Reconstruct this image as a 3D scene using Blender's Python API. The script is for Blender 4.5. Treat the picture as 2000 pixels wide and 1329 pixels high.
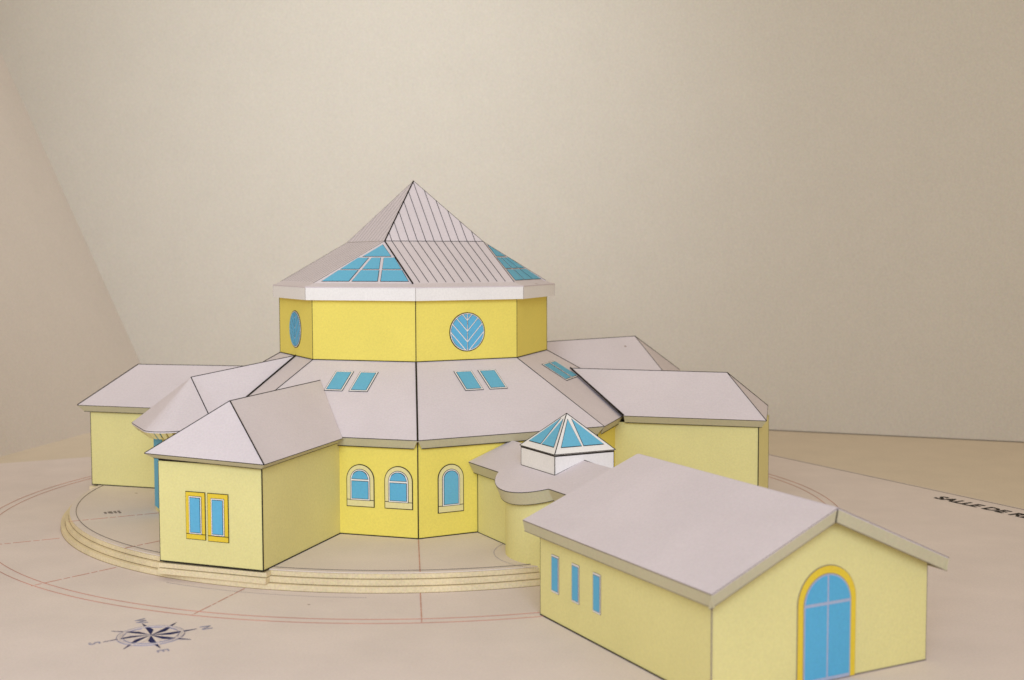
import bpy, math, random
from mathutils import Vector, Matrix
random.seed(7)
sc = bpy.context.scene
for o in list(bpy.data.objects):
    bpy.data.objects.remove(o, do_unlink=True)
S = 0.1                      # one drawing unit = 10 cm (drum radius)
ZG = -1.046                  # top of the round platform
ZC = -1.152                  # top of the printed base card
COS = math.cos(math.pi / 8)

# ------------------------------------------------------------------ camera
def cam_axes(yaw, pitch, roll):
    f = Vector((math.sin(yaw) * math.cos(pitch), math.cos(yaw) * math.cos(pitch), math.sin(pitch)))
    r = Vector((math.cos(yaw), -math.sin(yaw), 0))
    u = r.cross(f)
    c, s = math.cos(roll), math.sin(roll)
    return c * r + s * u, -s * r + c * u, f
CAM = Vector((-0.07187, -9.23337, 0.68501))
R_, U_, F_ = cam_axes(0.0871508, -0.0655967, -0.0026873)
cd = bpy.data.cameras.new('camera'); co = bpy.data.objects.new('camera', cd)
sc.collection.objects.link(co)
m = Matrix((R_, U_, -F_)).transposed().to_4x4(); m.translation = CAM * S
co.matrix_world = m
cd.sensor_fit = 'HORIZONTAL'; cd.sensor_width = 36.0; cd.lens = 2394.4 / 2000 * 36
cd.clip_start = 0.02; cd.clip_end = 50
cd.dof.use_dof = True; cd.dof.focus_distance = 0.775; cd.dof.aperture_fstop = 14
sc.camera = co

# ------------------------------------------------------------------ light
w = bpy.data.worlds.new('World'); sc.world = w; w.use_nodes = True
bg = w.node_tree.nodes['Background']
bg.inputs[0].default_value = (1.0, 0.84, 0.56, 1); bg.inputs[1].default_value = 0.50
def area(name, pos, target, sx, sy, power, col):
    l = bpy.data.lights.new(name, 'AREA'); l.shape = 'RECTANGLE'; l.size = sx * S; l.size_y = sy * S
    l.energy = power; l.color = col
    o = bpy.data.objects.new(name, l); sc.collection.objects.link(o)
    o.location = Vector(pos) * S
    o.rotation_euler = (Vector(target) - Vector(pos)).to_track_quat('-Z', 'Y').to_euler()
    return o
# daylight from a window behind the camera, a cool sky glow over it, an added unseen spot to brighten the wall
wl_ = area('window_light', (-3.3, -12.3, 3.4), (-1.9, 4.0, 1.7), 3, 3, 1.000, (0.8, 0.92, 1.0))
wl_.data.spread = math.radians(84)
area('sky_window', (0.5, -14, 5), (0, 0, 0), 5, 5, 5.2, (0.60, 0.71, 1.0))
sp_ = bpy.data.lights.new('wall_fill_spot', 'SPOT'); sp_.energy = 22.5; sp_.spot_size = math.radians(60); sp_.spot_blend = 1.0
sp_.shadow_soft_size = .12; sp_.color = (0.855, 0.922, 1.0)
so_ = bpy.data.objects.new('wall_fill_spot', sp_); sc.collection.objects.link(so_)
so_.location = Vector((-3.2, -5.5, 8.5)) * S
so_.rotation_euler = (Vector((-1.7, 5.6, 3.2)) - Vector((-3.2, -5.5, 8.5))).to_track_quat('-Z', 'Y').to_euler()
vs = sc.view_settings
vs.view_transform = 'Standard'; vs.look = 'None'; vs.exposure = 0.30; vs.gamma = 1.0
vs.use_curve_mapping = False

# ------------------------------------------------------------------ materials
def srgb(r, g, b):
    f = lambda c: (c / 255) / 12.92 if c <= 10 else (((c / 255) + 0.055) / 1.055) ** 2.4
    return (f(r), f(g), f(b), 1)
def paper(name, rgb, grain=0.045, mottle=0.03, rough=0.72, specks=0.0, bump=0.10, spec=0.25, scale=850):
    """printed card: base colour, slow mottling, fine fibre grain, an odd speck"""
    mt = bpy.data.materials.new(name); mt.use_nodes = True
    nt = mt.node_tree; N = nt.nodes; L = nt.links
    b = N['Principled BSDF']; b.inputs['Roughness'].default_value = rough
    b.inputs['Specular IOR Level'].default_value = spec
    tc = N.new('ShaderNodeTexCoord')
    n1 = N.new('ShaderNodeTexNoise'); n1.inputs['Scale'].default_value = scale; n1.inputs['Detail'].default_value = 3
    n2 = N.new('ShaderNodeTexNoise'); n2.inputs['Scale'].default_value = 26; n2.inputs['Detail'].default_value = 4
    for n in (n1, n2): L.new(tc.outputs['Object'], n.inputs['Vector'])
    r1 = N.new('ShaderNodeMapRange'); r1.inputs[1].default_value = .28; r1.inputs[2].default_value = .72
    r1.inputs[3].default_value = 1 - grain; r1.inputs[4].default_value = 1 + grain
    L.new(n1.outputs['Fac'], r1.inputs[0])
    r2 = N.new('ShaderNodeMapRange'); r2.inputs[1].default_value = .3; r2.inputs[2].default_value = .7
    r2.inputs[3].default_value = 1 - mottle; r2.inputs[4].default_value = 1 + mottle
    L.new(n2.outputs['Fac'], r2.inputs[0])
    mu = N.new('ShaderNodeMath'); mu.operation = 'MULTIPLY'
    L.new(r1.outputs[0], mu.inputs[0]); L.new(r2.outputs[0], mu.inputs[1])
    vm = N.new('ShaderNodeVectorMath'); vm.operation = 'SCALE'
    vm.inputs[0].default_value = srgb(*rgb)[:3]
    L.new(mu.outputs[0], vm.inputs['Scale'])
    # slight chroma grain
    n3 = N.new('ShaderNodeTexNoise'); n3.inputs['Scale'].default_value = scale * 1.1; n3.inputs['Detail'].default_value = 1
    L.new(tc.outputs['Object'], n3.inputs['Vector'])
    mx = N.new('ShaderNodeMix'); mx.data_type = 'RGBA'; mx.blend_type = 'OVERLAY'
    mx.inputs['Factor'].default_value = min(.5, grain * 1.6)
    L.new(vm.outputs[0], mx.inputs['A']); L.new(n3.outputs['Color'], mx.inputs['B'])
    out = mx.outputs['Result']
    if specks:
        vo = N.new('ShaderNodeTexVoronoi'); vo.inputs['Scale'].default_value = 34
        L.new(tc.outputs['Object'], vo.inputs['Vector'])
        lt = N.new('ShaderNodeMath'); lt.operation = 'LESS_THAN'; lt.inputs[1].default_value = 0.045
        L.new(vo.outputs['Distance'], lt.inputs[0])
        sp = N.new('ShaderNodeSeparateColor'); L.new(vo.outputs['Color'], sp.inputs[0])
        g = N.new('ShaderNodeMath'); g.operation = 'GREATER_THAN'; g.inputs[1].default_value = 1 - specks
        L.new(sp.outputs[0], g.inputs[0])
        mm = N.new('ShaderNodeMath'); mm.operation = 'MULTIPLY'
        L.new(lt.outputs[0], mm.inputs[0]); L.new(g.outputs[0], mm.inputs[1])
        m3 = N.new('ShaderNodeMath'); m3.operation = 'MULTIPLY'; m3.inputs[1].default_value = .6
        L.new(mm.outputs[0], m3.inputs[0])
        mx2 = N.new('ShaderNodeMix'); mx2.data_type = 'RGBA'
        mx2.inputs['B'].default_value = srgb(120, 80, 45)
        L.new(m3.outputs[0], mx2.inputs['Factor']); L.new(out, mx2.inputs['A'])
        out = mx2.outputs['Result']
    L.new(out, b.inputs['Base Color'])
    if bump:
        bp = N.new('ShaderNodeBump'); bp.inputs['Strength'].default_value = bump; bp.inputs['Distance'].default_value = 0.0003
        L.new(n1.outputs['Fac'], bp.inputs['Height']); L.new(bp.outputs[0], b.inputs['Normal'])
    return mt
M = dict(
    roof=paper('roof_paper', (221, 211, 217), specks=.10),
    white=paper('white_paper', (239, 235, 233)),
    pale=paper('pale_yellow_paper', (229, 220, 153), specks=.06),
    yellow=paper('bright_yellow_paper', (239, 221, 108), specks=.04),
    trim=paper('cream_trim_paper', (230, 219, 160)),
    ytrim=paper('golden_trim_paper', (232, 202, 62)),
    khaki=paper('khaki_fascia_paper', (200, 193, 162)),
    blue=paper('blue_pane_paper', (100, 179, 218)),
    teal=paper('teal_skylight_paper', (108, 182, 214)),
    deep=paper('strong_blue_paper', (92, 176, 217)),
    card=paper('base_card', (226, 213, 209), specks=.10, mottle=.04),
    ptop=paper('platform_card', (226, 213, 205), specks=.10, mottle=.04),
    layer=paper('cork_layer', (228, 212, 176), grain=.10, mottle=.10, rough=.85),
    table=paper('table_paint', (218, 203, 184), grain=.06, mottle=.03, rough=.6),
    wall=paper('wall_plaster', (208, 200, 188), grain=.06, mottle=.012, rough=.85, scale=560),
    wall2=paper('side_wall_plaster', (208, 197, 187), grain=.06, mottle=.012, rough=.85, scale=560),
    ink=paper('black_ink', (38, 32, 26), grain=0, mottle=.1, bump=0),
    faint=paper('faint_ink', (182, 172, 166), grain=0, mottle=.1, bump=0),
    grey=paper('grey_ink', (140, 128, 118), grain=0, mottle=.1, bump=0),
    brown=paper('brown_ink', (150, 126, 88), grain=0, mottle=.2, bump=0),
    red=paper('red_ink', (198, 146, 128), grain=0, mottle=.25, bump=0),
    fnavy=paper('faded_navy_ink', (150, 148, 172), grain=0, mottle=.1, bump=0),
    navy=paper('navy_ink', (24, 30, 86), grain=.05, mottle=.1, bump=0),
)

# ------------------------------------------------------------------ mesh helpers
def link(name, verts, faces, mat, parent=None, smooth=False):
    me = bpy.data.meshes.new(name)
    me.from_pydata([Vector(v) * S for v in verts], [], faces)
    import bmesh
    bm = bmesh.new(); bm.from_mesh(me); bmesh.ops.recalc_face_normals(bm, faces=bm.faces); bm.to_mesh(me); bm.free()
    me.materials.append(M[mat] if isinstance(mat, str) else mat)
    if smooth:
        for p in me.polygons: p.use_smooth = True
    o = bpy.data.objects.new(name, me); sc.collection.objects.link(o)
    if parent: attach(o, parent)
    return o
def attach(o, parent):
    o.parent = parent
    if parent.type == 'EMPTY':
        o.matrix_parent_inverse = Matrix.Translation(-parent.location)
def thing(name, label, cat, loc):
    o = bpy.data.objects.new(name, None); sc.collection.objects.link(o)
    o.location = Vector(loc) * S; o.empty_display_size = .02
    o['label'] = label; o['category'] = cat
    return o
def normal(pts):
    n = Vector((0, 0, 0))
    for i in range(len(pts)):
        a, b = Vector(pts[i]), Vector(pts[(i + 1) % len(pts)])
        n += a.cross(b)
    return n.normalized()
class Mesh:
    def __init__(s): s.v = []; s.f = []
    def prism(s, pts, off):
        """polygon pts extruded by vector off (closed)"""
        b = len(s.v); k = len(pts); off = Vector(off)
        s.v += [Vector(p) for p in pts] + [Vector(p) + off for p in pts]
        s.f.append(tuple(range(b, b + k))); s.f.append(tuple(range(b + 2 * k - 1, b + k - 1, -1)))
        for i in range(k):
            j = (i + 1) % k; s.f.append((b + i, b + k + i, b + k + j, b + j))
        return s
    def line(s, p, q, wd, nrm, lift=.003):
        """thin inked strip from p to q lying on a surface with normal nrm"""
        p, q, nrm = Vector(p), Vector(q), Vector(nrm).normalized()
        d = (q - p).normalized(); side = d.cross(nrm).normalized() * wd / 2
        s.prism([p - side + nrm * lift * .2, q - side + nrm * lift * .2, q + side + nrm * lift * .2, p + side + nrm * lift * .2], nrm * lift * .8)
        return s
    def edge(s, p, q, wd):
        """inked fold: thin square bar along an edge"""
        p, q = Vector(p), Vector(q); d = (q - p).normalized()
        a = d.cross(Vector((.3, .2, 1))).normalized() * wd / 2; b = d.cross(a).normalized() * wd / 2
        v = [p + a, p + b, p - a, p - b]
        s.prism(v, q - p); return s
    def strip(s, top, bot, th):
        """folded paper strip between two polylines with thickness th towards inside"""
        k = len(top); b = len(s.v)
        for i in range(k):
            t0, b0 = Vector(top[i]), Vector(bot[i])
            i0, i1 = max(i - 1, 0), min(i + 1, k - 1)
            al = (Vector(top[i1]) - Vector(top[i0])).normalized()
            nn = -al.cross(t0 - b0).normalized() * th
            s.v += [t0, b0, b0 + nn, t0 + nn]
        for i in range(k - 1):
            o, n = b + 4 * i, b + 4 * i + 4
            for e in range(4):
                g = (e + 1) % 4; s.f.append((o + e, o + g, n + g, n + e))
        s.f.append((b, b + 1, b + 2, b + 3)); e = b + 4 * (k - 1); s.f.append((e + 3, e + 2, e + 1, e))
        return s
    def obj(s, name, mat, parent=None, stuff=False):
        o = link(name, s.v, s.f, mat, parent)
        if stuff: o['kind'] = 'stuff'
        return o
def slab(name, pts, th, mat, parent):
    n = normal(pts)
    if n.z < -.01: n = -n
    return Mesh().prism(pts, -n * th).obj(name, mat, parent)

class Face:
    """frame of octagon side k: n outward, t along, z up"""
    def __init__(s, k):
        a = math.radians(270 + 45 * k); s.k = k
        s.n = Vector((math.cos(a), math.sin(a), 0)); s.t = Vector((-s.n.y, s.n.x, 0))
    def p(s, N, T, z): return s.n * N + s.t * T + Vector((0, 0, z))
class Plane:
    """2-D frame on a plane: o + u*a + v*b, normal u x v"""
    def __init__(s, o, u, v):
        s.o = Vector(o); s.u = Vector(u).normalized(); s.v = Vector(v).normalized(); s.w = s.u.cross(s.v).normalized()
    def p(s, a, b, e=0): return s.o + s.u * a + s.v * b + s.w * e
    def plate(s, m, poly, e0, e1):
        m.prism([s.p(a, b, e0) for a, b in poly], s.w * (e1 - e0)); return m
def wallplane(F, N): return Plane(F.n * N, F.t, (0, 0, 1))
def arch(c, hw, z0, top, d=0, seg=18):
    hw += d; z0 -= d; top += d
    sp = top - hw
    return [(c - hw, z0), (c + hw, z0)] + [(c + hw * math.cos(math.pi * i / seg), sp + hw * math.sin(math.pi * i / seg)) for i in range(seg + 1)]
def rect(a0, a1, b0, b1, d=0): return [(a0 - d, b0 - d), (a1 + d, b0 - d), (a1 + d, b1 + d), (a0 - d, b1 + d)]
def clip(poly, a, b, c):
    """keep a*x+b*y+c >= 0"""
    out = []
    for i in range(len(poly)):
        p, q = poly[i - 1], poly[i]
        dp, dq = a * p[0] + b * p[1] + c, a * q[0] + b * q[1] + c
        if (dp >= 0) != (dq >= 0):
            s = dp / (dp - dq); out.append((p[0] + (q[0] - p[0]) * s, p[1] + (q[1] - p[1]) * s))
        if dq >= 0: out.append(q)
    return out
def oct_pt(k, r, z):
    if abs(k + 2) < .01 and 1.03 < r < 1.08: r -= .015      # the eave is a touch short at its left corner
    a = math.radians(270 + 45 * k); return Vector((r * math.cos(a), r * math.sin(a), z))
INK = .0052

# ------------------------------------------------------------------ setting
def structure(o): o['kind'] = 'structure'; return o
structure(Mesh().prism([(-9, -13, ZC - .015), (9, -13, ZC - .015), (9, 9, ZC - .015), (-9, 9, ZC - .015)], (0, 0, -.4)).obj('table_top', 'table'))
P0 = Vector((-3.028, 5.936, 0)); Q0 = Vector((1.594, 4.758, 0)); R0 = Vector((6.12, 2.508, 0))
zf = ZC - .007
# back wall: two flat stretches with a soft bend, extruded up
line = [P0 + (P0 - Q0) * .9]
d1 = (Q0 - P0).normalized(); d2 = (R0 - Q0).normalized()
for i in range(13):
    s = i / 12; a = Q0 - d1 * .9; c = Q0 + d2 * .9
    line.append((1 - s) ** 2 * a + 2 * s * (1 - s) * Q0 + s * s * c)
line.append(R0 + d2 * 5)
k = len(line)
v = [p + Vector((0, 0, zf)) for p in line] + [p + Vector((0, 0, 9)) for p in line]
bk = Vector((.35, .9, 0)) * .3
v += [p + bk for p in v]
f = []
for i in range(k - 1):
    f += [(i, i + 1, k + i + 1, k + i), (2 * k + i, 3 * k + i, 3 * k + i + 1, 2 * k + i + 1), (k + i, k + i + 1, 3 * k + i + 1, 3 * k + i)]
f += [(0, k, 3 * k, 2 * k), (k - 1, 3 * k - 1, 4 * k - 1, 2 * k - 1)]
ob = structure(link('wall_back', v, f, 'wall'))
for p in ob.data.polygons: p.use_smooth = abs(p.normal.z) < .1
# leaning side panel on the left
lean = (Vector((-4.97317, 6.43176, 3.24368)) - Vector((-3.028, 5.936, ZC)))
fl = Vector((-.43, -1.60, 0)).normalized()
p0 = Vector((-3.028, 5.936, ZC)) - lean * .03
structure(Mesh().prism([p0, p0 + fl * 12, p0 + fl * 12 + lean * 2, p0 + lean * 2], Vector((-.35, .05, -.2))).obj('wall_left', 'wall2'))

# ------------------------------------------------------------------ base card with its print
KF = Face(.5)                                   # card runs square to this side
card = thing('base_card', 'pinkish printed card sheet under the model with compass rose and red circles', 'card', (0, 0, ZC))
pts = [KF.p(a, b, ZC) for a, b in ((-3.44, -4.6), (-3.44, 3.84), (7, 3.84), (7, -4.6))]
Mesh().prism(pts, (0, 0, -.0145)).obj('sheet', 'card', card)
OX = .0354
def ring(m, r, wd, z, cx=OX, cy=0, seg=220, a0=0, a1=360, lift=.003):
    for i in range(seg):
        a = math.radians(a0 + (a1 - a0) * i / seg); b = math.radians(a0 + (a1 - a0) * (i + 1) / seg)
        r0, r1 = r - wd / 2, r + wd / 2
        m.prism([(cx + r0 * math.cos(a), cy + r0 * math.sin(a), z + .0006), (cx + r1 * math.cos(a), cy + r1 * math.sin(a), z + .0006),
                 (cx + r1 * math.cos(b), cy + r1 * math.sin(b), z + .0006), (cx + r0 * math.cos(b), cy + r0 * math.sin(b), z + .0006)], (0, 0, lift))
UP = Vector((0, 0, 1))
for r in (3.115, 3.045):
    mm = Mesh(); ring(mm, r, .0022, ZC); mm.obj('red_circle', 'red', card)
def dashed(m, p, q, wd, z, dash=.11, gap=.014):
    p, q = Vector(p), Vector(q); L = (q - p).length; d = (q - p).normalized(); s = 0; i = 0
    while s < L:
        e = min(L, s + (dash if i % 2 == 0 else dash * .35)); m.line(p + d * s, p + d * e, wd, UP); s = e + gap; i += 1
for a, wd in ((225, .0035), (247.5, .0035), (270, .0055), (202.5, .003)):
    a = math.radians(a); mm = Mesh()
    dashed(mm, (2.56 * math.cos(a), 2.56 * math.sin(a), ZC), (3.1 * math.cos(a), 3.1 * math.sin(a), ZC), wd, ZC)
    mm.obj('red_dashed_line', 'red', card, stuff=True)
# faint dotted construction arc just outside the steps and beside the hall
mm = Mesh()
for i in range(90):
    a = math.radians(236 + i * .30); mm.line((OX + 2.64 * math.cos(a), 2.64 * math.sin(a), ZC), (OX + 2.64 * math.cos(a + .0022), 2.64 * math.sin(a + .0022), ZC), .005, UP)
mm.obj('dotted_outline', 'faint', card, stuff=True)
# card edge print line
mm = Mesh(); mm.line(KF.p(-3.4, 3.81, ZC), KF.p(6.9, 3.81, ZC), .006, UP); mm.obj('border_line', 'grey', card)

def text(name, body, a, b, size, mat, parent, bold=0., space=1.0, shear=0., F=KF, z=ZC, center=False):
    c = bpy.data.curves.new(name, 'FONT'); c.body = body; c.size = size * S; c.offset = bold * S; c.extrude = .0006 * S
    c.space_character = space; c.shear = shear
    if center: c.align_x = 'CENTER'; c.align_y = 'CENTER'
    tmp = bpy.data.objects.new('tmp', c); sc.collection.objects.link(tmp)
    bpy.context.view_layer.update()
    me = bpy.data.meshes.new_from_object(tmp.evaluated_get(bpy.context.evaluated_depsgraph_get()))
    bpy.data.objects.remove(tmp, do_unlink=True)
    me.materials.clear(); me.materials.append(M[mat]); me.name = name
    o = bpy.data.objects.new(name, me); sc.collection.objects.link(o)
    o.location = F.p(a, b, z + .0018) * S
    o.rotation_euler = (0, 0, math.atan2(F.n.y, F.n.x))
    attach(o, parent)
    return o
text('lettering', 'SALLE DE RE', 1.725, 3.572, .155, 'ink', card, bold=.0045, space=1.02)
text('lettering', 'C', 4.60, .185, .09, 'navy', card, bold=.004)
# compass rose
CA, CB = 2.442, -2.448
rose = Mesh()
rose_o = None
def cp(r, ang, e=0): return KF.p(CA + r * math.sin(math.radians(ang)), CB + r * math.cos(math.radians(ang)), ZC + .0012 + e)
mm = Mesh()
for i in range(8):
    a = i * 45; tip = .226; wd = .092
    # dark half of each point
    mm.prism([cp(.004, a), cp(wd, a + 19), cp(tip, a)], (0, 0, .0016))
rose_o = mm.obj('compass_rose', 'navy', card)
mm = Mesh()
for i in range(8):
    a = i * 45
    mm.prism([cp(.006, a - 1, .0005), cp(.205, a - .6, .0005), cp(.086, a - 19, .0005)], (0, 0, .0013))
mm.obj('pale_point', 'card', rose_o, stuff=True)
cc = KF.p(CA, CB, 0)
for r, wd, mt, lf in ((.161, .0026, 'fnavy', .0030), (.150, .014, 'card', .0034), (.149, .0020, 'fnavy', .0038), (.133, .0024, 'fnavy', .0038)):
    mm = Mesh(); ring(mm, r, wd, ZC, cc.x, cc.y, 72, lift=lf); mm.obj('compass_ring', mt, rose_o)
for ch, a, r in (('N', 0, .268), ('E', 90, .268), ('S', 180, .268), ('W', 270, .268)):
    text('compass_letter', ch, CA + r * math.sin(math.radians(a)), CB + r * math.cos(math.radians(a)), .080, 'fnavy', rose_o, center=True)

# ------------------------------------------------------------------ round stepped platform
plat = thing('round_platform', 'low round stepped platform of three tan layers under the octagonal model', 'platform', (0, 0, ZC))
def disc(r, cx, cy, seg=160): return [(cx + r * math.cos(2 * math.pi * i / seg), cy + r * math.sin(2 * math.pi * i / seg)) for i in range(seg)]
WF = Face(-.5)
H = (ZG - ZC)
zs = [ZC, ZC + H * .333, ZC + H * .667, ZG - .006]
for i, (r, cx) in enumerate(((2.548, .018), (2.530, .030), (2.515, .040))):
    z0, z1 = zs[i], zs[i + 1]
    mm = Mesh().prism([(x, y, z0 + .001) for x, y in disc(r, cx, 0)], (0, 0, z1 - z0 - .002))
    lay = mm.obj('layer', 'layer', plat)
    mm = Mesh(); ring(mm, r - .002, .0075, z0 - .0004, cx, 0, lift=.0022); mm.obj('joint_line', 'brown', lay)  # thin brown line round the foot of each layer
    ex = (0, 2.564, 2.553)[i]
    if ex: Mesh().prism([WF.p(1.9, -.576, z0 + .002), WF.p(ex - .028, -.576, z0 + .002), WF.p(ex, .135, z0 + .002), WF.p(1.9, .135, z0 + .002)], (0, 0, z1 - z0 - .0045)).obj('step_block', 'layer', lay)
    for F2, t0, t1 in ((Face(-2.5), -.15, .60), (Face(1.5), -.15, .60), (Face(2.5), -.6, .6)):
        Mesh().prism([F2.p(1.9, t0, z0 + .002), F2.p(2.468 if i > 1 else 2.472, t0, z0 + .002), F2.p(2.468 if i > 1 else 2.472, t1, z0 + .002), F2.p(1.9, t1, z0 + .002)], (0, 0, z1 - z0 - .0045)).obj('step_block', 'layer', lay)
topc = Mesh().prism([(x, y, ZG - .006) for x, y in disc(2.509, .040, 0)], (0, 0, .006)).obj('top_sheet', 'ptop', plat)
mm = Mesh(); ring(mm, 2.468, .0035, ZG, .040, 0); mm.obj('edge_line', 'grey', topc)
for a, wd in ((225, .003), (247.5, .003), (270, .0055), (202.5, .003)):
    a = math.radians(a); mm = Mesh()
    dashed(mm, (1.72 * math.cos(a), 1.72 * math.sin(a), ZG), (2.5 * math.cos(a), 2.5 * math.sin(a), ZG), wd, ZG)
    mm.obj('red_dashed_line', 'red', topc, stuff=True)
mm = Mesh()   # tiny illegible print beside the porch
for cx_, cy_, ln in ((-2.108, -.688, .060), (-2.045, -.672, .085)):
    for r_ in range(3 if ln > .07 else 2):
        o_ = Vector((cx_, cy_, ZG)) - KF.t * .026 * r_ - KF.n * ln / 2
        s_ = 0
        while s_ < ln - .01:
            e_ = s_ + random.choice((.012, .016, .020)); mm.line(o_ + KF.n * s_, o_ + KF.n * min(e_, ln), .015, UP); s_ = e_ + .005
mm.obj('small_print', 'grey', topc, stuff=True)
mm = Mesh()   # dotted outline round the rotunda foot
for i in range(60):
    a = math.radians(-150 + i * 1.9); mm.line(KF.p(2.30 + .44 * math.cos(a), .44 * math.sin(a), ZG), KF.p(2.30 + .44 * math.cos(a + .012), .44 * math.sin(a + .012), ZG), .004, UP)
mm.obj('dotted_outline', 'faint', topc, stuff=True)

# ------------------------------------------------------------------ the octagonal church
ch = thing('church_model', 'yellow octagonal paper church model with lilac roofs and radiating wings', 'model building', (0, 0, ZG))
RS, ZS, RW = 1.754, -.422, 1.698
AW = RW * COS
# --- lower walls, skirt roof, drum, eaves: one panel per side
for i in range(8):
    k = -3.5 + i; F = Face(k); a, b = k - .5, k + .5
    wl = slab('wall_panel', [oct_pt(a, RW, ZG), oct_pt(b, RW, ZG), oct_pt(b, RW, -.44), oct_pt(a, RW, -.44)], .012, 'yellow', ch)
    Mesh().edge(oct_pt(b, RW + .001, ZG), oct_pt(b, RW + .001, -.445), .009).line(oct_pt(a, RW, ZG + .003), oct_pt(b, RW, ZG + .003), .006, F.n).obj('fold_line', 'ink', wl, stuff=True)
    rp = slab('roof_panel', [oct_pt(a, RS, ZS), oct_pt(b, RS, ZS), oct_pt(b, .995, 0), oct_pt(a, .995, 0)], .010, 'roof', ch)
    wd = {-.5: .013, .5: .005, 1.5: .005}.get(k, .006)
    Mesh().edge(oct_pt(b, 1.0, .0), oct_pt(b, RS, ZS), wd).line(oct_pt(a, 1.0, 0), oct_pt(b, 1.0, 0), .008, (F.n * .5 + UP)).obj('fold_line', 'ink', rp, stuff=True)
    ap = RS * COS; hw = RS * math.sin(math.pi / 8)
    fs = Mesh().strip([F.p(ap, -hw + .004, ZS - .004), F.p(ap, hw - .004, ZS - .004)], [F.p(ap - .030, -.634, -.478), F.p(ap - .030, .634, -.478)], .006).obj('eave_strip', 'khaki', rp)
    Mesh().line(F.p(ap - .030, -.634, -.478), F.p(ap - .030, .634, -.478), .004, F.n - UP).line(F.p(ap + .001, -hw, ZS), F.p(ap + .001, hw, ZS), .0035, F.n + UP * .3).obj('fold_line', 'ink', fs, stuff=True)
    dw = slab('drum_panel', [oct_pt(a, 1, 0), oct_pt(b, 1, 0), oct_pt(b, 1, .45), oct_pt(a, 1, .45)], .010, 'yellow', ch)
    Mesh().edge(oct_pt(b, 1.001, .0), oct_pt(b, 1.001, .45), .007 if k == -.5 else .004).obj('fold_line', 'ink', dw)
    RE, ZB, ZT = 1.060, .411, .500
    eb = slab('eave_band', [oct_pt(a, RE, ZB), oct_pt(b, RE, ZB), oct_pt(b, RE, ZT), oct_pt(a, RE, ZT)], .008, 'white', ch)
    Mesh().edge(oct_pt(b, RE + .001, ZB), oct_pt(b, RE + .001, ZT), .003).obj('fold_line', 'faint' if abs(b) > 1.5 else 'grey', eb)
    slab('soffit', [oct_pt(a, .99, ZB + .012), oct_pt(b, .99, ZB + .012), oct_pt(b, RE - .008, ZB + .012), oct_pt(a, RE - .008, ZB + .012)], .004, 'white', eb)
    RI, ZI = .985, .526
    sh = slab('eave_top', [oct_pt(a, RE + .004, ZT + .002), oct_pt(b, RE + .004, ZT + .002), oct_pt(b, RI, ZI), oct_pt(a, RI, ZI)], .006, 'roof', ch)
    # steep roof
    RQ, ZQ, ZA = .548, .817, 1.272
    if i % 2 == 0:      # rectangular seamed slope  (sides ..., -1.5, .5, 2.5)
        q0, q1 = oct_pt(k - 1, RQ, ZQ), oct_pt(k + 1, RQ, ZQ)
        c0, c1 = oct_pt(a, RI, ZI), oct_pt(b, RI, ZI)
        c0 = c0 - F.t * .018; c1 = c1 - F.t * .006
        sp = slab('roof_slope', [c0, c1, q1, q0], .008, 'roof', ch)
        py = slab('spire_panel', [q0, q1, Vector((0, 0, ZA))], .008, 'roof', ch)
        n1 = normal([c0, c1, q1, q0]); n2 = normal([q0, q1, Vector((0, 0, ZA))])
        lm = Mesh(); lp = Mesh(); apx = Vector((0, 0, ZA)); mid = (q0 + q1) / 2; half = (q1 - q0).length / 2
        for j in range(11):
            s = .07 + .0845 * j
            wv = .0031 if abs(k - .5) < .1 else .0022
            t0, t1 = q0.lerp(q1, s), c0.lerp(c1, s)
            lm.line(t0, t1.lerp(t0, .02), wv, n1)
            x = (s - .5) * 2; hgt = 1 - abs(x)
            lp.line(t0, t0 + (apx - mid) * hgt * .985, wv, n2)
        ik = 'ink' if abs(k - .5) < .1 else 'faint'
        lm.line(q0, q1, .003, (n1 + n2)).obj('seam_line', ik, sp, stuff=True); lp.obj('seam_line', ik, py, stuff=True)
        (Mesh().edge(q0, apx, .010).edge(q0, c0, .012).edge(q1, c1, .005).edge(q1, apx, .004) if abs(k - .5) < .1 else Mesh().edge(q0, c0, .003).edge(q1, c1, .003).edge(q0, apx, .003)).obj('fold_line', 'ink', py, stuff=True)
    else:               # glazed triangle
        apx = oct_pt(k, RQ, ZQ); c0, c1 = oct_pt(a, RI, ZI), oct_pt(b, RI, ZI)
        tr = slab('glazed_gable', [c0, c1, apx], .008, 'roof', ch)
        bm_ = (c0 + c1) / 2; hb = (c1 - c0).length / 2
        PL = Plane(bm_, c1 - c0, apx - bm_); Ht = (apx - bm_).length
        ikm = Mesh(); panes = []
        for h0, h1, divs in ((.045, .293, 3), (.327, .587, 3), (.627, .905, 1)):
            for j in range(divs):
                s0, s1 = -.885 + 1.77 * j / divs, -.885 + 1.77 * (j + 1) / divs
                g = .013
                def q(s, h, sg): return (hb * s * (1 - h) * (1 + .0) + sg * g * (0 if abs(abs(s) - .885) < .01 else 1), h * Ht)
                if divs == 1:
                    poly = [(-hb * .885 * (1 - h0) + .02, h0 * Ht), (hb * .885 * (1 - h0) - .02, h0 * Ht), (0, h1 * Ht)]
                else:
                    poly = [q(s0, h0, 1), q(s1, h0, -1), q(s1, h1, -1), q(s0, h1, 1)]
                cx = sum(p[0] for p in poly) / len(poly); cy = sum(p[1] for p in poly) / len(poly)
                big = [(cx + (x - cx) * 1.045, cy + (y - cy) * 1.055) for x, y in poly]
                PL.plate(ikm, big, .0008, .0022)
                panes.append(poly)
        io = ikm.obj('pane_outline', 'ink', tr, stuff=True)
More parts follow.
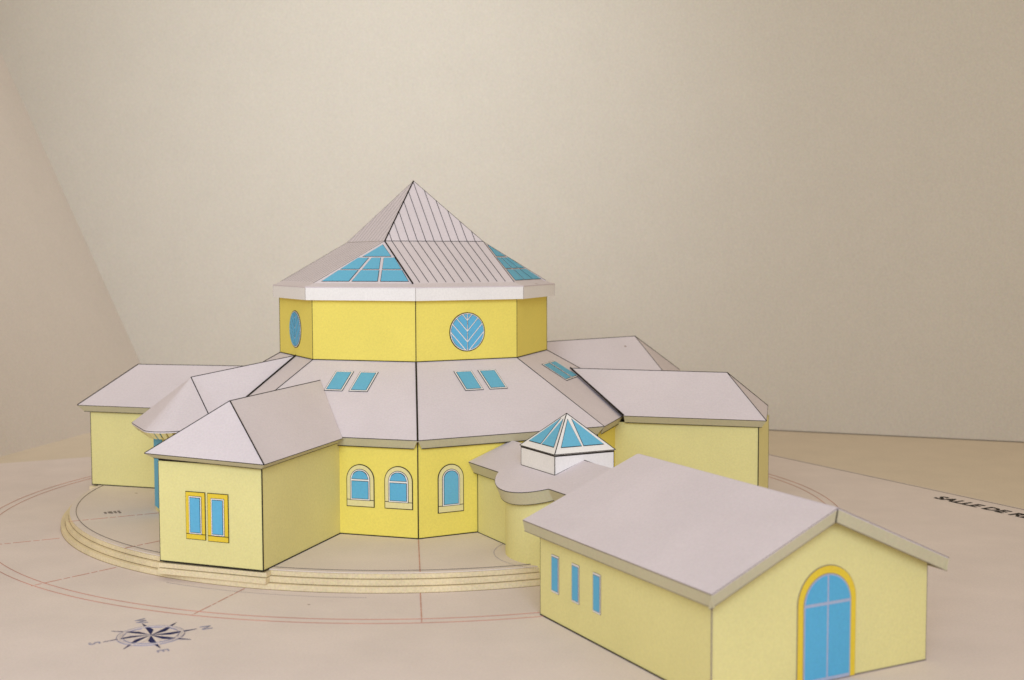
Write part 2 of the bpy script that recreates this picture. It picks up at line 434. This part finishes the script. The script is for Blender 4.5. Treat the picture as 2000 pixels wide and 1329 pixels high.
        for poly in panes: PL.plate(Mesh(), poly, .0012, .0042).obj('pane', 'teal', tr)

# --- windows printed on the walls -------------------------------------------------
def arched_window(F, N, c, hw, z0, zsill, top, ihw, itop, transom, parent, glass='blue', surround='trim'):
    P = wallplane(F, N)
    w_ = P.plate(Mesh(), arch(c, hw, z0, top), .001, .0060).obj('window', surround, parent)
    ik = Mesh(); P.plate(ik, arch(c, hw, z0, top, INK), .0005, .0035)
    P.plate(ik, arch(c, ihw, zsill, itop, .0035), .004, .0072)
    P.plate(ik, rect(c - hw, c + hw, zsill - .002, zsill + .002), .004, .0068)
    g = .0095
    fr_ = P.plate(Mesh(), arch(c, ihw, zsill, itop), .0062, .0090).obj('frame', 'white', w_)
    ins = arch(c, ihw - g, zsill + g, itop - g)
    parts = [ins] if transom is None else [clip(ins, 0, -1, transom - .006), clip(ins, 0, 1, -(transom - .006) - .014)]
    if transom is not None:
        parts = [clip(ins, 0, -1, transom - .008), clip(ins, 0, 1, -(transom + .008))]
    for pl in parts:
        cx = sum(p[0] for p in pl) / len(pl); cy = sum(p[1] for p in pl) / len(pl)
        P.plate(ik, [(x + (.003 if x > cx else -.003), y + (.003 if y > cy else -.003)) for x, y in pl], .0085, .0102)
        P.plate(Mesh(), pl, .0095, .0115).obj('pane', glass, w_)
    ik.obj('ink_outline', 'ink', w_, stuff=True)
    return w_
FB, FC = Face(-.5), Face(.5)
arched_window(FB, AW, .262, .090, -.860, -.820, -.600, .0645, -.6275, -.694, ch)
arched_window(FB, AW, .521, .090, -.860, -.820, -.600, .0645, -.6275, -.694, ch)
arched_window(FC, AW, -.428, .084, -.893, -.853, -.597, .0575, -.6260, None, ch, glass='teal')
def round_window(k):
    F = Face(k); P = wallplane(F, COS); c, zc_, r = -.002, .191, .131
    circ = lambda rr, sg=48: [(c + rr * math.cos(2 * math.pi * i / sg), zc_ + rr * math.sin(2 * math.pi * i / sg)) for i in range(sg)]
    w_ = P.plate(Mesh(), circ(r - .003), .001, .005).obj('round_window', 'white', ch)
    ik = Mesh(); P.plate(ik, circ(r + .003), .0005, .003)
    base = circ(r - .0095)
    nodes = [.079, .0055, -.068, -.1385]
    mslope = 290 / 262
    for sg in (-1, 1):
        half = clip(base, sg, 0, -sg * c - .004)
        for j in range(5):
            pl = half
            # line z = zc+node + mslope*|x-c|
            if j > 0:     # below line j-1
                pl = clip(pl, mslope * sg, -1, zc_ + nodes[j - 1] - mslope * sg * c - .0062)
            if j < 4:     # above line j
                pl = clip(pl, -mslope * sg, 1, -(zc_ + nodes[j]) + mslope * sg * c - .0062)
            if len(pl) < 3: continue
            cx = sum(p[0] for p in pl) / len(pl); cy = sum(p[1] for p in pl) / len(pl)
            big = []
            for x, y in pl:
                d = math.hypot(x - cx, y - cy) or 1; e = .0026
                big.append((x + (x - cx) / d * e, y + (y - cy) / d * e))
            P.plate(ik, big, .0045, .0062)
            P.plate(Mesh(), pl, .0055, .0075).obj('pane', 'blue', w_)
    ik.obj('ink_outline', 'ink', w_, stuff=True)
for k in (.5, -1.5, 2.5, -3.5): round_window(k)
def skylight(k, t0, t1):
    F = Face(k); sl = ZS / ((RS - 1) * COS)
    P = Plane(F.p(COS, 0, 0), F.t, F.n * -1 - UP * sl)      # v points up the slope
    L = math.hypot(1, sl); b0, b1 = -(1.217 - COS) * L, -(1.036 - COS) * L
    w_ = P.plate(Mesh(), rect(t0, t1, b0, b1), .001, .004).obj('skylight', 'white', ch)
    ik = Mesh(); P.plate(ik, rect(t0, t1, b0, b1, .0035), .0005, .0025); P.plate(ik, rect(t0, t1, b0, b1, -.0085), .0035, .0048)
    ik.obj('ink_outline', 'ink', w_, stuff=True)
    P.plate(Mesh(), rect(t0, t1, b0, b1, -.012), .0042, .006).obj('pane', 'teal', w_)
for k in (-.5, .5): skylight(k, -.153, -.026); skylight(k, .026, .154)
skylight(1.5, -.133, .02); skylight(1.5, .044, .19)

# --- wings -------------------------------------------------------------------------
def wing(k, t0, t1, nend, eave, ridge, fasc=.052, inset=.035, ztop=-.455, n0=1.50, wmat='pale', ew=(.0035, .0085)):
    """eave: dict of corner points (n,t,z): a=front at t0, b=front at t1, c=back at t1, d=back at t0; ridge: (end, back)"""
    F = Face(k)
    na, nb = nend if isinstance(nend, tuple) else (nend, nend)
    wv = [F.p(n0, t0, ZG), F.p(na, t0, ZG), F.p(nb, t1, ZG), F.p(n0, t1, ZG)]
    # three standing wall sheets in one folded strip
    wg = Mesh().strip([p + UP * (ztop - ZG) for p in wv], wv, .012).obj('wing_wall', wmat, ch)
    ik = Mesh()
    for p, e_ in zip(wv[1:3], ew): ik.edge(p, p + UP * (ztop - ZG), e_)
    for p, q, nn in ((wv[0], wv[1], -F.t), (wv[1], wv[2], F.n), (wv[2], wv[3], F.t)): ik.line(p + UP * .003 , q + UP * .003, .007, nn)
    ik.obj('fold_line', 'ink', wg, stuff=True)
    A, B, C, D = [F.p(*eave[x]) for x in 'abcd']; R1, R2 = F.p(*ridge[0]), F.p(*ridge[1])
    for nm, pts in (('hip_panel', [A, B, R1]), ('wing_roof_panel', [B, C, R2, R1]), ('wing_roof_panel', [A, R1, R2, D])):
        slab(nm, pts, .009, 'roof', wg)
    def low(p, q, r): return None
    e1 = [D, A, B, C]
    def inn(N, T, z, sn, st): return F.p(N - inset * sn, T + inset * st, z - fasc)
    a_, b_, c_, d_ = eave['a'], eave['b'], eave['c'], eave['d']
    bot = [inn(*d_, 0, 1), inn(*a_, 1, 1), inn(*b_, 1, -1), inn(*c_, 0, -1)]
    top = [p - UP * .004 for p in e1]
    for j in range(3):
        Mesh().strip([top[j], top[j + 1]], [bot[j], bot[j + 1]], .006).obj('eave_strip', 'khaki', wg)
    ik = Mesh()
    ik.edge(A, R1, .006).edge(B, R1, .0095).edge(R1, R2, .006)
    for j in range(3):
        ik.edge(top[j] + UP * .002, top[j + 1] + UP * .002, .0045).edge(bot[j], bot[j + 1], .0045)
    ik.obj('fold_line', 'ink', wg, stuff=True)
    return F, wg
# front left wing
F1, wg1 = wing(-.5, -.570, .118, (2.516, 2.556),
    dict(a=(2.580, -.617, -.410), b=(2.628, .172, -.431), c=(1.640, .174, -.425), d=(1.64, -.617, -.41)),
    ((2.30, -.225, -.129), (1.135, -.225, -.120)), ztop=-.462, fasc=.032)
# black strip painted for the dark inside the gap above its end wall, widest at the left
_u = (F1.p(2.556, .118, 0) - F1.p(2.516, -.570, 0)).normalized()
PW = Plane(F1.p(2.516, -.570, 0) + _u * .5710, _u, UP)        # plane of the end wall, a = place along it
PW.plate(Mesh(), [(-.566, -.458), (.06, -.464), (.06, -.450), (-.566, -.428)], .0008, .005).obj('gap_shade_strip', 'ink', wg1)
def tall_window(P, c, hw, z0, zsill, z1, ihw, iz0, iz1, surround, parent=ch):
    w_ = P.plate(Mesh(), rect(c - hw, c + hw, z0, z1), .001, .006).obj('window', surround, parent)
    ik = Mesh(); P.plate(ik, rect(c - hw, c + hw, z0, z1, .0035), .0005, .0035)
    P.plate(ik, rect(c - ihw, c + ihw, iz0, iz1, .0022), .004, .0072)
    P.plate(ik, rect(c - hw, c + hw, zsill - .002, zsill + .002), .004, .0066)
    P.plate(Mesh(), rect(c - ihw, c + ihw, iz0, iz1), .0062, .0085).obj('frame', 'white', w_)
    P.plate(ik, rect(c - ihw, c + ihw, iz0, iz1, -.0055), .008, .0095)
    P.plate(Mesh(), rect(c - ihw, c + ihw, iz0, iz1, -.0085), .009, .011).obj('pane', 'blue', w_)
    ik.obj('ink_outline', 'ink', w_, stuff=True)
tall_window(PW, -.321, .063, -.897, -.868, -.629, .041, -.866, -.652, 'ytrim')
tall_window(PW, -.171, .066, -.900, -.870, -.630, .042, -.866, -.656, 'ytrim')
# left rear wing (its long wall faces us)
wing(-2.5, -.118, .570, 2.465,
    dict(a=(2.55, -.17, -.42), b=(2.535, .632, -.421), c=(1.64, .632, -.42), d=(1.64, -.17, -.42)),
    ((2.264, .225, -.135), (1.135, .225, -.125)), ztop=-.463, ew=(.003, .005))
# right wing
wing(1.5, -.120, .570, 2.57,
    dict(a=(2.627, -.166, -.410), b=(2.556, .63, -.402), c=(1.64, .63, -.41), d=(1.646, -.190, -.408)),
    ((2.307, .225, -.125), (1.145, .225, -.122)), ztop=-.463, ew=(.009, .004))
Mesh().edge(Face(1.5).p(1.150, .225, -.118), Face(1.5).p(1.645, -.190, -.405), .013).obj('gap_shade_strip', 'ink', ch)  # black bar painted for the dark of the open roof valley
# rear right wing, taller, abutting the drum
wing(2.5, -.48, .93, 2.24,
    dict(a=(2.172, -.40, -.42), b=(3.02, .85, -.34), c=(1.40, .85, -.42), d=(1.58, -.40, -.42)),
    ((2.118, .225, .033), (.93, .225, .008)), ztop=-.50)

# --- porch with rounded hipped roof on the left --------------------------------------
FP = Face(-1.5)
T_ = .36; zE = -.440; rc = .16; NN = 2.040
curve = [(1.50, -T_), (NN - rc, -T_)]
curve += [(NN - rc + rc * math.sin(math.radians(a)), -T_ + rc - rc * math.cos(math.radians(a))) for a in range(15, 91, 15)]
curve += [(NN - rc + rc * math.cos(math.radians(a)), T_ - rc + rc * math.sin(math.radians(a))) for a in range(0, 91, 15)]
curve += [(1.50, T_)]
r1, r2 = FP.p(1.675, 0, -.120), FP.p(.925, 0, .002)
ep = [FP.p(a, b, zE) for a, b in curve]
porch = Mesh().prism([FP.p(1.50, -.13, ZG), FP.p(1.905, -.13, ZG), FP.p(1.905, .13, ZG), FP.p(1.50, .13, ZG)], UP * .58).obj('porch_wall', 'pale', ch)
PD = wallplane(FP, 1.905)
PD.plate(Mesh(), rect(-.131, .131, ZG + .03, ZG + .565), .001, .006).obj('glass_door', 'teal', porch)
PS = Plane(FP.t * -.13, -FP.n, (0, 0, 1))
Plane(FP.p(0, -.13, 0), FP.n, UP)
Mesh().prism([FP.p(1.70, -.1305, ZG + .03), FP.p(1.907, -.1305, ZG + .03), FP.p(1.907, -.1305, ZG + .565), FP.p(1.70, -.1305, ZG + .565)], FP.t * -.005).obj('side_light', 'teal', porch)
h0, h1 = FP.p(1.60, .355, zE), FP.p(1.60, -.355, zE)
slab('porch_roof_panel', [FP.p(1.35, T_ , -.44), h0, r1, r2], .008, 'roof', porch)
slab('porch_roof_panel', [r2, r1, h1, FP.p(1.35, -T_, -.44)], .008, 'roof', porch)
nose_pts = [h1] + ep[1:-1] + [h0]
mm = Mesh(); b0 = 0
mm.v = [r1] + nose_pts + [r1 - UP * .012] + [p - UP * .010 for p in nose_pts]
kk = len(nose_pts)
for i in range(kk - 1):
    mm.f.append((0, 1 + i, 2 + i)); mm.f.append((kk + 1, kk + 3 + i, kk + 2 + i)); mm.f.append((1 + i, kk + 2 + i, kk + 3 + i, 2 + i))
mm.f += [(0, kk + 1, kk + 2, 1), (0, kk, 2 * kk + 1, kk + 1)]
nose = mm.obj('porch_roof_nose', 'roof', porch)
ik = Mesh().edge(r1, FP.p(1.60, .355, zE) , .008).edge(r1, r2, .006).edge(r2, FP.p(1.60, .352, -.405), .016)
for i in range(kk - 1): ik.edge(nose_pts[i], nose_pts[i + 1], .004)
ik.obj('fold_line', 'ink', nose, stuff=True)
for i in range(4, kk - 1):     # little fold-over glue tabs under the curved eave
    p, q = nose_pts[i], nose_pts[i + 1]; c = FP.p(1.7, 0, zE)
    p = p.lerp(q, .08) - UP * .011; q = p.lerp(q - UP * .011, .82)
    inn = (c - (p + q) / 2); inn.z = 0; inn = inn.normalized() * .045
    Mesh().strip([p, q], [p + inn - UP * .045 + (q - p) * .15, q + inn - UP * .045 - (q - p) * .05], .004).obj('eave_tab', 'trim', nose)

# --- vestibule with rotunda and pyramid lantern ------------------------------------------
FV = FC; zr, sl = -.472, .375; te = .305; rcn, rr = 2.30, .432
def roofz(T): return zr - sl * abs(T)
a0 = math.asin(te / rr)
def outline(sg, off=0, tcor=te, rad=rr):
    a_ = math.asin(tcor / rad); pts = [(1.575, sg * tcor)]
    for i in range(25):
        a = math.pi - a_ - (math.pi - 2 * a_) * i / 24; pts.append((rcn + rad * math.cos(a), sg * rad * math.sin(a)))
    pts.append((3.10, sg * tcor)); return pts
vest = None
wl_in = outline(-1, tcor=.240, rad=.372); wr_in = outline(1, tcor=.240, rad=.372)
vest = Mesh().strip([FV.p(a, b, -.655) for a, b in wl_in], [FV.p(a, b, ZC + .02) for a, b in wl_in], .010).obj('vestibule_wall', 'pale', ch)
for p in vest.data.polygons: p.use_smooth = False
Mesh().strip([FV.p(a, b, -.655) for a, b in reversed(wr_in)], [FV.p(a, b, ZC + .02) for a, b in reversed(wr_in)], .010).obj('rear_wall', 'pale', vest)
Mesh().edge(FV.p(1.572, -.240, ZG), FV.p(1.572, -.240, -.66), .006).line(FV.p(1.58, -.240, ZG + .002), FV.p(2.01, -.240, ZG + .002), .003, -FV.t).obj('fold_line', 'ink', vest, stuff=True)
for sg in (-1, 1):
    ol = outline(sg)
    top = [FV.p(a, b, roofz(b)) for a, b in ol]
    slab('vestibule_roof_panel', top + [FV.p(3.10, 0, zr), FV.p(1.575, 0, zr)], .006, 'roof', vest)
    il = outline(sg, tcor=te - .035, rad=rr - .030)
    tp = [p - UP * .007 for p in top]; bt = [FV.p(a, b, roofz(b * 1.08) - .078) for a, b in il]
    if sg > 0: tp, bt = tp[::-1], bt[::-1]
    es = Mesh().strip(tp, bt, .005).obj('eave_strip', 'khaki', vest)
    ik = Mesh()
    for j in range(len(tp) - 1): ik.edge(bt[j], bt[j + 1], .0035).edge(tp[j] + UP * .003, tp[j + 1] + UP * .003, .0035)
    ik.obj('fold_line', 'ink', es, stuff=True)
# lantern box: gable-notched skirt under a glazed pyramid
b0n, b1n, bt = 2.066, 2.475, .190; zt = -.436
lan = Mesh()
lan.prism([FV.p(b1n, -bt, roofz(bt) - .01), FV.p(b1n, 0.008, zr - .004), FV.p(b1n, .206, roofz(.206) - .01), FV.p(b1n, .206, zt), FV.p(b1n, -bt, zt)], -FV.n * .008)
lan.prism([FV.p(b0n, -bt, roofz(bt) - .01), FV.p(b1n - .009, -bt, roofz(bt) - .01), FV.p(b1n - .009, -bt, zt), FV.p(b0n, -bt, zt)], FV.t * .008)
lan.prism([FV.p(b0n, .206, roofz(bt) - .01), FV.p(b1n - .009, .206, roofz(bt) - .01), FV.p(b1n - .009, .206, zt), FV.p(b0n, .206, zt)], FV.t * -.008)
lan.prism([FV.p(b0n, -bt + .009, roofz(bt) - .01), FV.p(b0n, .197, roofz(bt) - .01), FV.p(b0n, .197, zt), FV.p(b0n, -bt + .009, zt)], FV.n * .008)
lo = lan.obj('lantern', 'white', ch)
ik = Mesh().edge(FV.p(b1n, -bt, roofz(bt)), FV.p(b1n, -bt, zt), .006).edge(FV.p(b1n, -bt, roofz(bt)), FV.p(b1n, .008, zr), .005).edge(FV.p(b1n, .008, zr), FV.p(b1n, .206, roofz(.206)), .004)
ik.edge(FV.p(b0n, -bt, roofz(bt)), FV.p(b1n, -bt, roofz(bt)), .006).edge(FV.p(b0n, -bt, zt), FV.p(b0n, -bt, roofz(bt)), .004).edge(FV.p(b1n, .206, zt), FV.p(b1n, .206, roofz(.206)), .004)
ik.edge(FV.p(b1n, -bt, zt + .003), FV.p(b1n, .206, zt + .003), .011).edge(FV.p(b0n, -bt, zt + .003), FV.p(b1n, -bt, zt + .003), .009)
ik.obj('fold_line', 'ink', lo, stuff=True)
apx = FV.p(2.27, .006, -.222); zp = -.424
cor = [FV.p(b1n + .008, -bt - .006, zp), FV.p(b1n + .008, .212, zp), FV.p(b0n - .006, .212, zp), FV.p(b0n - .006, -bt - .006, zp)]
for i in range(4):
    c0, c1 = cor[i], cor[(i + 1) % 4]
    fp = slab('pyramid_panel', [c0, c1, apx], .006, 'white', lo)
    nn = normal([c0, c1, apx]); bm_ = (c0 + c1) / 2
    ikm = Mesh()
    for g0, g1 in ((.09, .475), (.525, .91)):
        a_ = c0.lerp(c1, g0); b_ = c0.lerp(c1, g1)
        tA = .86
        bl = a_.lerp(apx, .16); br = b_.lerp(apx, .16)
        tp = apx.lerp((a_ + b_) / 2, .17)
        pl = [bl, br, tp]
        cc_ = (bl + br + tp) / 3
        ikm.prism([cc_ + (p - cc_) * 1.06 + nn * .001 for p in pl], nn * .0012)
        Mesh().prism([p + nn * .0015 for p in pl], nn * .0025).obj('lantern_pane', 'teal', lo)
    ikm.edge(c0, apx, .0055).edge(c0, c1, .0035).obj('pane_outline', 'ink', fp, stuff=True)

# ------------------------------------------------------------------ gabled hall in front
hall = thing('gabled_hall', 'small pale yellow gabled hall with tall arched blue door in front right', 'model building', KF.p(3.75, 0, ZC))
T0, T1, N0, N1, zw, za = -.59, .62, 3.03, 4.49, -.675, -.397
tm = .015
wbody = Mesh().strip([KF.p(N0, T0, zw), KF.p(N1, T0, zw)], [KF.p(N0, T0, ZC), KF.p(N1, T0, ZC)], .012).obj('side_wall', 'pale', hall)
Mesh().strip([KF.p(N1, T1, zw), KF.p(N0, T1, zw)], [KF.p(N1, T1, ZC), KF.p(N0, T1, ZC)], .012).obj('side_wall', 'pale', hall)
gf = Mesh().prism([KF.p(N1, T0 + .0125, ZC), KF.p(N1, T1 - .0125, ZC), KF.p(N1, T1 - .0125, zw + .005), KF.p(N1, tm, za), KF.p(N1, T0 + .0125, zw + .005)], -KF.n * .012).obj('gable_wall', 'pale', hall)
Mesh().prism([KF.p(N0 + .012, T0 + .0125, ZC), KF.p(N0 + .012, T1 - .0125, ZC), KF.p(N0 + .012, T1 - .0125, zw + .005), KF.p(N0 + .012, tm, za), KF.p(N0 + .012, T0 + .0125, zw + .005)], -KF.n * .012).obj('gable_wall', 'pale', hall)
Mesh().edge(KF.p(N1, T0, ZC), KF.p(N1, T0, zw), .008).edge(KF.p(N1, T1, ZC), KF.p(N1, T1, zw), .004).line(KF.p(N1, T0, ZC + .003), KF.p(N1, T1, ZC + .003), .007, KF.n).obj('fold_line', 'grey', gf, stuff=True)
Mesh().line(KF.p(N0, T0, ZC + .003), KF.p(N1, T0, ZC + .003), .007, -KF.t).edge(KF.p(N0, T0, ZC), KF.p(N0, T0, zw), .003).obj('fold_line', 'ink', wbody, stuff=True)
nf = 4.562
eL0, eL1 = KF.p(2.925, -.636, -.669), KF.p(nf, -.646, -.663)
eR0, eR1 = KF.p(2.93, .690, -.665), KF.p(nf, .678, -.664)
rg0, rg1 = KF.p(3.02, .010, -.358), KF.p(nf, .010, -.374)
rg0b, rg1b = KF.p(3.02, .019, -.358), KF.p(nf, .019, -.374)
rl = slab('roof_panel', [eL0, eL1, rg1, rg0], .008, 'roof', hall)
rr_ = slab('roof_panel', [rg0b, rg1b, eR1, eR0], .008, 'roof', hall)
def fasc(p, q, inw, dz, par, th=.006):
    d = Vector(inw)
    p_, q_ = p - UP * .006, q - UP * .006
    s = Mesh().strip([p_, q_], [p_ + d - UP * dz, q_ + d - UP * dz], th).obj('eave_strip', 'khaki', par)
    Mesh().edge(p + UP * -.003, q + UP * -.003, .004).edge(p_ + d - UP * dz, q_ + d - UP * dz, .004).obj('fold_line', 'grey', s, stuff=True)
fasc(eL0, eL1, KF.t * .010 , .054, rl)
fasc(eL1, rg1, KF.n * -.012, .060, rl)
fasc(rg1b, eR1, KF.n * -.012, .060, rr_)
fasc(eR1, eR0, KF.t * -.012, .054, rr_)
Mesh().edge(KF.p(nf - .004, .0145, -.380), KF.p(nf - .014, .0145, -.442), .008).edge(KF.p(3.03, .0145, -.364), KF.p(nf, .0145, -.379), .006).obj('ridge_gap', 'ink', rl, stuff=True)
PSd = Plane(KF.t * T0, KF.n, UP)
for a_, b_ in ((3.153, 3.224), (3.357, 3.424), (3.558, 3.624)):
    w_ = PSd.plate(Mesh(), rect(a_, b_, -.998, -.808), .001, .004).obj('slit_window', 'white', hall)
    ik = Mesh(); PSd.plate(ik, rect(a_, b_, -.998, -.808, .002), .0005, .0028); PSd.plate(ik, rect(a_ + .003, b_ - .003, -.990, -.816, .001), .0035, .0048)
    ik.obj('ink_outline', 'grey', w_, stuff=True)
    PSd.plate(Mesh(), rect(a_ + .006, b_ - .006, -.988, -.818), .0042, .006).obj('pane', 'blue', w_)
PG = wallplane(KF, N1); cD = .024
dr = PG.plate(Mesh(), arch(cD, .162, ZC + .004, -.641, 0, 32), .001, .006).obj('door', 'ytrim', hall)
ik = Mesh(); PG.plate(ik, arch(cD, .162, ZC + .004, -.641, .003, 32), .0005, .0035); PG.plate(ik, arch(cD, .131, ZC + .006, -.676, .003, 32), .004, .0068)
ik.obj('ink_outline', 'grey', dr, stuff=True)
PG.plate(Mesh(), arch(cD, .131, ZC + .006, -.676, 0, 32), .006, .0085).obj('frame', paper('grey_blue_frame', (172, 182, 206)), dr)
ins = arch(cD, .1245, ZC + .022, -.6825, 0, 32)
for sg in (-1, 1):
    hf = clip(ins, sg, 0, -sg * cD - .0055)
    for lo_, a_, b_ in ((0, -1, -.812), (1, 1, .797)):
        PG.plate(Mesh(), clip(hf, 0, a_, b_), .008, .0105).obj('pane', 'deep', dr)
